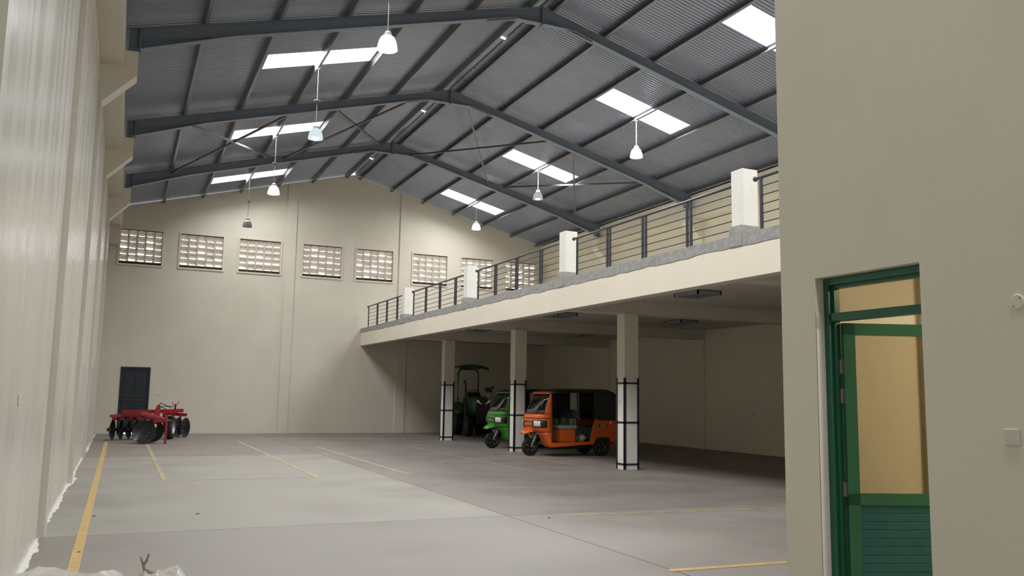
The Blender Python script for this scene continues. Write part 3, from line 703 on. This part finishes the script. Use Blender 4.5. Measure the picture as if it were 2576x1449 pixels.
# ------------------------------------------------------------ tractor
def tractor(loc, rz):
    R = empty('tractor', loc, rz, 'green compact tractor with a roll bar canopy, behind the furthest column', 'tractor')
    G, B = M['tractor'], M['blackgloss']
    def wheel(x, y, r, w, name):
        s_ = 1 if y > 0 else -1
        k = MB(); k.lathe([(r*.62, -w/2), (r*.86, -w/2), (r*.96, -w*.42), (r*.96, w*.42), (r*.86, w/2), (r*.62, w/2)], (x, y, r), (0, 1, 0), 32)
        t = k.build(name, M['black'], R, smooth=True)
        k = MB()
        for i in range(18):
            for q in (-1, 1):
                a = 2*pi*(i+.25*q)/18; mx = Matrix.Translation((x, y, r)) @ Matrix.Rotation(a, 4, 'Y') @ Matrix.Rotation(q*.5, 4, 'Z' if False else 'X')
                k.box((-.022, 0 if q > 0 else -w*.48, r*.93), (.022, w*.48 if q > 0 else 0, r*1.0), Matrix.Translation((x, y, r)) @ Matrix.Rotation(a, 4, 'Y'))
        k.build('tread', M['black'], t)
        k = MB(); k.lathe([(r*.63, s_*w*.44), (r*.55, s_*w*.25), (r*.25, s_*w*.2), (r*.2, s_*w*.35), (0, s_*w*.36)], (x, y, r), (0, 1, 0), 24); k.build('rim', G, t, smooth=True)
    for s_ in (-1, 1): wheel(0, s_*.44, .43, .25, 'front_wheel'); wheel(-1.62, s_*.50, .60, .33, 'rear_wheel')
    # bonnet
    k = MB(); rows = []
    for x, zt, zb, w in ((-.85, 1.52, .95, .33), (-.3, 1.55, .90, .33), (.25, 1.55, .86, .32), (.45, 1.49, .84, .30), (.55, 1.36, .86, .27)):
        rows.append([(x, -w, zb), (x, -w, zt-.14), (x, -w*.8, zt-.03), (x, 0, zt), (x, w*.8, zt-.03), (x, w, zt-.14), (x, w, zb)])
    k.grid(rows); k.build('bonnet', G, R, smooth=True, solid=.02)
    k = MB(); k.prism([(-.27, .74), (.27, .74), (.28, 1.34), (.17, 1.42), (-.17, 1.42), (-.28, 1.34)], 0, .50, .585); k.build('grille', B, R)
    for s_ in (-1, 1):
        k = MB(); k.prism([(s_*.05, 1.24), (s_*.27, 1.34), (s_*.27, 1.43), (s_*.2, 1.42)], 0, .575, .60); k.build('headlight', M['lens'], R)
    k = MB(); k.box((-1.3, -.2, .5), (.45, .2, .92)); k.box((.35, -.24, .5), (.68, .24, .78)); k.build('engine_block', M['black'], R)
    k = MB(); k.tube([(0, -.42, .43), (0, .42, .43)], .06, 10); k.build('front_axle', M['black'], R)
    k = MB(); k.tube([(-1.62, -.45, .62), (-1.62, .45, .62)], .09, 10); k.build('rear_axle', M['black'], R)
    k = MB(); k.tube([(-.55, -.43, .85), (-.55, -.43, 2.0), (-.56, -.45, 2.1), (-.62, -.50, 2.17)], .042, 10); k.build('exhaust', B, R, smooth=True)
    # platform, fenders, seat, wheel
    k = MB(); k.box((-1.6, -.42, .72), (-.8, .42, .78)); k.prism([(-.72, .95), (-.72, 1.50), (-.90, 1.72), (-1.02, 1.70), (-1.0, .95)], 1, -.26, .26); k.build('dashboard', B, R)
    for s_ in (-1, 1):
        y0, y1 = sorted((s_*.36, s_*.76)); k = MB()
        arc = [(-1.62+.70*cos(a), .62+.70*sin(a)) for a in [radians(q) for q in range(20, 161, 14)]]
        k.grid([[(x, y0, z) for x, z in arc], [(x, y1, z) for x, z in arc]]); k.grid([[(x, y0 if s_ > 0 else y1, z) for x, z in arc], [(x, y0 if s_ > 0 else y1, max(.72, z-.5)) for x, z in arc]])
        k.build('fender', G, R, smooth=True, solid=.015)
    k = MB(); k.box((-1.75, -.22, .98), (-1.3, .22, 1.08)); k.box((-1.80, -.22, 1.05), (-1.70, .22, 1.5)); k.build('seat', M['vinyl'], R, bevel=.03)
    k = MB(); pts = [(-1.05+.18*cos(a)*.6, .18*sin(a), 1.74+.18*cos(a)*.4) for a in [2*pi*i/20 for i in range(21)]]; k.tube(pts, .014, 6); k.tube([(-.9, 0, 1.5), (-1.05, 0, 1.74)], .02, 8); k.build('steering_wheel', B, R)
    # roll bar and canopy
    pts = [(-1.85, -.43, .9), (-1.85, -.43, 2.50), (-1.85, -.37, 2.63), (-1.85, -.28, 2.68), (-1.85, .28, 2.68), (-1.85, .37, 2.63), (-1.85, .43, 2.50), (-1.85, .43, .9)]
    k = MB(); k.tube(pts, .038, 10); k.build('roll_bar', M['tractor'], R, smooth=True)
    k = MB(); k.grid([[(x, .62*q, 2.73+.10*(1-q*q)+dz) for q in (-1, -.9, -.6, -.2, .2, .6, .9, 1)] for x, dz in ((-2.35, -.03), (-2.2, .02), (-1.5, .03), (-1.05, 0), (-.85, -.10))])
    k.build('canopy', G, R, smooth=True, solid=.04)
    # lamp box on a white post at the nose
    k = MB(); k.tube([(.40, .24, 1.5), (.38, .26, 1.72)], .02, 8); lp = k.build('lamp_post', M['plate'], R)
    k = MB(); k.box((.30, .14, 1.72), (.42, .40, 1.92)); k.lathe([(.04, 0), (.06, .02), (.05, .08), (0, .08)], (.36, .40, 1.90), (0, .6, .4), 12); k.build('work_lamp', B, lp)
    k = MB(); k.tube([(.36, .40, 1.8), (.37, .40, 1.6), (.38, .3, 1.5)], .006, 6); k.build('lamp_cable', B, lp)
tractor((13.02, 31.75, 0), radians(-97))

# ------------------------------------------------------------ red disc harrow
HX, HY = 0.9, 30.0
H = empty('disc_harrow', (HX, HY, 0), 0, 'red trailed disc harrow with black discs, in front of the navy door', 'harrow')
def hp(x, y, z): return (x-HX, y-HY, z)
def disc(x, y, r, ax, m='disc', name='disc', z=None):
    ax = Vector(ax).normalized(); z = z or r; k = MB(); n = 30
    prof = [(0, .0), (r*.25, .0), (r*.45, .018), (r*.75, .05), (r, .10), (r*.99, .108), (r*.74, .06), (r*.44, .028), (r*.25, .012), (0, .012)]
    k.lathe(prof, hp(x, y, z), ax, n); o = k.build(name, M[m], H, smooth=True)
    k = MB(); k.lathe([(0, -.06), (.05, -.06), (.055, .03), (0, .03)], hp(x, y, z), ax, 12); k.build('hub', M['black'], o)
    u = ax.cross(Vector((0, 0, 1))).normalized(); v = ax.cross(u); k = MB()
    for i in range(6):
        a = i*pi/3; c = Vector(hp(x, y, z))+ (u*cos(a)+v*sin(a))*r*.36+ax*.03
        k.lathe([(0, .012), (.011, .010), (.011, 0)], c, ax, 6)
    k.build('disc_bolt', M['rim'], o)
    return o
fa = (-.25, -.95, .12)
for i in range(4): disc(.76+.085*i, 28.36+.27*i, .345, fa)
for i, (x, y) in enumerate([(-.235, 30.55), (.01, 30.75), (.25, 30.95), (.47, 31.15), (.70, 31.35)]):
    o = disc(x, y, .335, (.97, -.22, 0), 'discrust')
    k = MB(); k.obox(hp(x+.07, y-.02, .30), hp(x+.10, y-.05, .74), .03, .09); k.lathe([(.06, -.05), (.075, 0), (.06, .05)], hp(x+.07, y-.02, .30), (1, -.22, 0), 12); k.build('disc_arm', M['black'], H)
for i, (x, y) in enumerate([(2.05, 32.05), (1.82, 32.2), (1.55, 32.35)]):
    disc(x, y, .34, (.86, -.51, 0), 'disc')
    k = MB(); k.obox(hp(x-.05, y+.05, .36), hp(x-.1, y-.05, .75), .03, .09); k.build('disc_arm', M['black'], H)
def hb(name, p, q, w, h, m='red', par=None):
    k = MB(); k.obox(hp(*p), hp(*q), w, h); return k.build(name, M[m], par or H, bevel=.004)
hb('gang_beam', (-.16, 30.28, .68), (.98, 30.9, .68), .08, .075)
hb('end_bracket', (-.24, 30.25, .775), (.08, 30.3, .785), .12, .085)
hb('frame_beam', (-.1, 30.4, .80), (1.0, 30.55, .78), .1, .07)
hb('main_beam', (.13, 30.35, .90), (1.02, 30.0, .93), .1, .125)
hb('main_beam', (1.02, 30.0, .93), (1.93, 30.6, .955), .1, .115)
for x, y in ((.02, 30.33), (.24, 30.46), (.5, 30.6)): hb('beam_clamp', (x-.05, y-.02, .69), (x+.03, y+.02, .69), .11, .09, 'black')
hb('rear_gang_beam', (1.35, 31.0, .85), (2.06, 30.6, .81), .10, .10)
hb('rear_link', (1.5, 30.3, .86), (1.75, 30.9, .84), .12, .08)
k = MB(); k.prism([(1.07-HX, .78), (1.19-HX, .78), (1.19-HX, 1.15), (1.11-HX, 1.16), (1.07-HX, 1.09), (1.0-HX, .88)], 1, 29.35-HY, 29.43-HY); k.build('hitch_mast', M['red'], H, bevel=.004)
k = MB(); k.tube([hp(.69, 29.7, .84), hp(.72, 29.55, .835), hp(1.20, 28.64, .715), hp(1.27, 28.56, .70), hp(1.32, 28.52, .69)], [.085, .095, .095, .085, .05], 18); k.build('drawbar_tube', M['red'], H, smooth=True)
hb('drawbar_plate', (.98, 28.55, .66), (1.38, 28.48, .72), .07, .10)
hb('drawbar_tongue', (.92, 28.7, .60), (1.05, 28.6, .65), .06, .06)
k = MB(); k.box(hp(1.32, 28.45, .02), hp(1.385, 28.515, .86)); k.box(hp(1.30, 28.43, 0), hp(1.405, 28.535, .025)); k.build('parking_stand', M['red'], H, bevel=.004)
k = MB(); k.tube([hp(1.36, 28.46, .70), hp(1.50, 28.42, .705)], .015, 8); k.build('stand_pin', M['indicator'], H)
k = MB(); r = .385; wc = hp(1.60, 31.05, r); wa = Vector((.955, -.295, 0))
k.lathe([(r*.55, -.11), (r*.9, -.11), (r, -.07), (r, .07), (r*.9, .11), (r*.55, .11)], wc, wa, 32); ty = k.build('road_tyre', M['black'], H, smooth=True)
k = MB(); k.lathe([(r*.57, .105), (r*.5, .05), (r*.2, .04), (r*.18, .08), (0, .085)], wc, wa, 24); k.build('rim', M['rim'], ty, smooth=True)
hb('axle_arm', (1.42, 31.1, .40), (1.35, 30.4, .85), .08, .10)
for pts in ([(1.12, 29.9, .98), (1.14, 29.9, 1.12), (1.22, 29.95, 1.20), (1.36, 30.1, 1.14), (1.55, 30.3, 1.05)], [(1.10, 29.9, .97), (1.2, 29.95, 1.09), (1.5, 30.2, 1.10), (1.62, 30.4, 1.08)], [(1.15, 29.95, .98), (1.25, 30, 1.07), (1.4, 30.1, 1.0)]):
    k = MB(); k.tube([hp(*p) for p in pts], .012, 6); k.build('hydraulic_hose', M['black'], H, smooth=True)
k = MB(); k.obox(hp(1.68, 30.4, .98), hp(1.68, 30.4, 1.16), .05, .05, (0, 1, 0)); k.tube([hp(1.60, 30.4, 1.24), hp(1.60, 30.4, 1.155), hp(1.76, 30.4, 1.165), hp(1.78, 30.4, 1.25)], .015, 6); k.build('hose_holder', M['red'], H)
hb('hose_post', (1.68, 30.36, 1.0), (1.69, 30.36, 1.15), .05, .05, 'black')
k = MB(); k.prism([(1.01-HX, .50), (1.05-HX, .47), (1.09-HX, .53), (1.07-HX, .60), (1.02-HX, .60)], 1, 28.40-HY, 28.405-HY); k.build('white_tag', M['plate'], H)

# ------------------------------------------------------------ plastic film in the near left corner
def film(name, x0, x1, y0, y1, h, seed, label, nx=60, ny=60):
    rr = random.Random(seed); ph = [rr.uniform(0, 6.28) for _ in range(12)]
    k = MB(); rows = []
    for j in range(ny+1):
        v = j/ny; row = []
        for i in range(nx+1):
            u = i/nx
            e = min(1, 4*min(u+.3 if x0 < -.6 else u*1.5, 1-u, v, (1-v)*2.2)); e = math.sin(max(0, e)*pi/2)**.8
            f = .80+.16*sin(7*u+5*v+ph[0]+1.5*sin(6*v+ph[1]))-.10*abs(sin(9*u-6*v+ph[2]+sin(5*u+ph[3])))**.6-.05*abs(sin(21*u+15*v+ph[4]+2*sin(7*v)))**.7
            row.append((x0+(x1-x0)*u+.04*sin(9*v+ph[5])*u, y0+(y1-y0)*v+.05*sin(8*u+ph[6])*v, .004+h*e*f))
        rows.append(row)
    k.grid(rows); o = k.build(name, M['plastic'], None, smooth=True); return tag(o, label, 'plastic sheet')
film('plastic_sheet', -.72, .17, 6.0, 8.5, .19, 4, 'crumpled milky plastic sheet on the floor against the left wall')
o = film('plastic_roll', .235, .66, 6.2, 8.35, .17, 9, 'rumpled plastic bundle with a twisted neck, right of the plastic sheet')
k = MB(); k.tube([(.36, 8.10, .08), (.29, 8.11, .13), (.275, 8.11, .17), (.25, 8.12, .235)], [.03, .018, .012, .006], 8); k.tube([(.275, 8.11, .16), (.30, 8.11, .20), (.315, 8.10, .26)], [.014, .01, .007], 8)
k.build('twisted_neck', M['twist'], o, smooth=True)
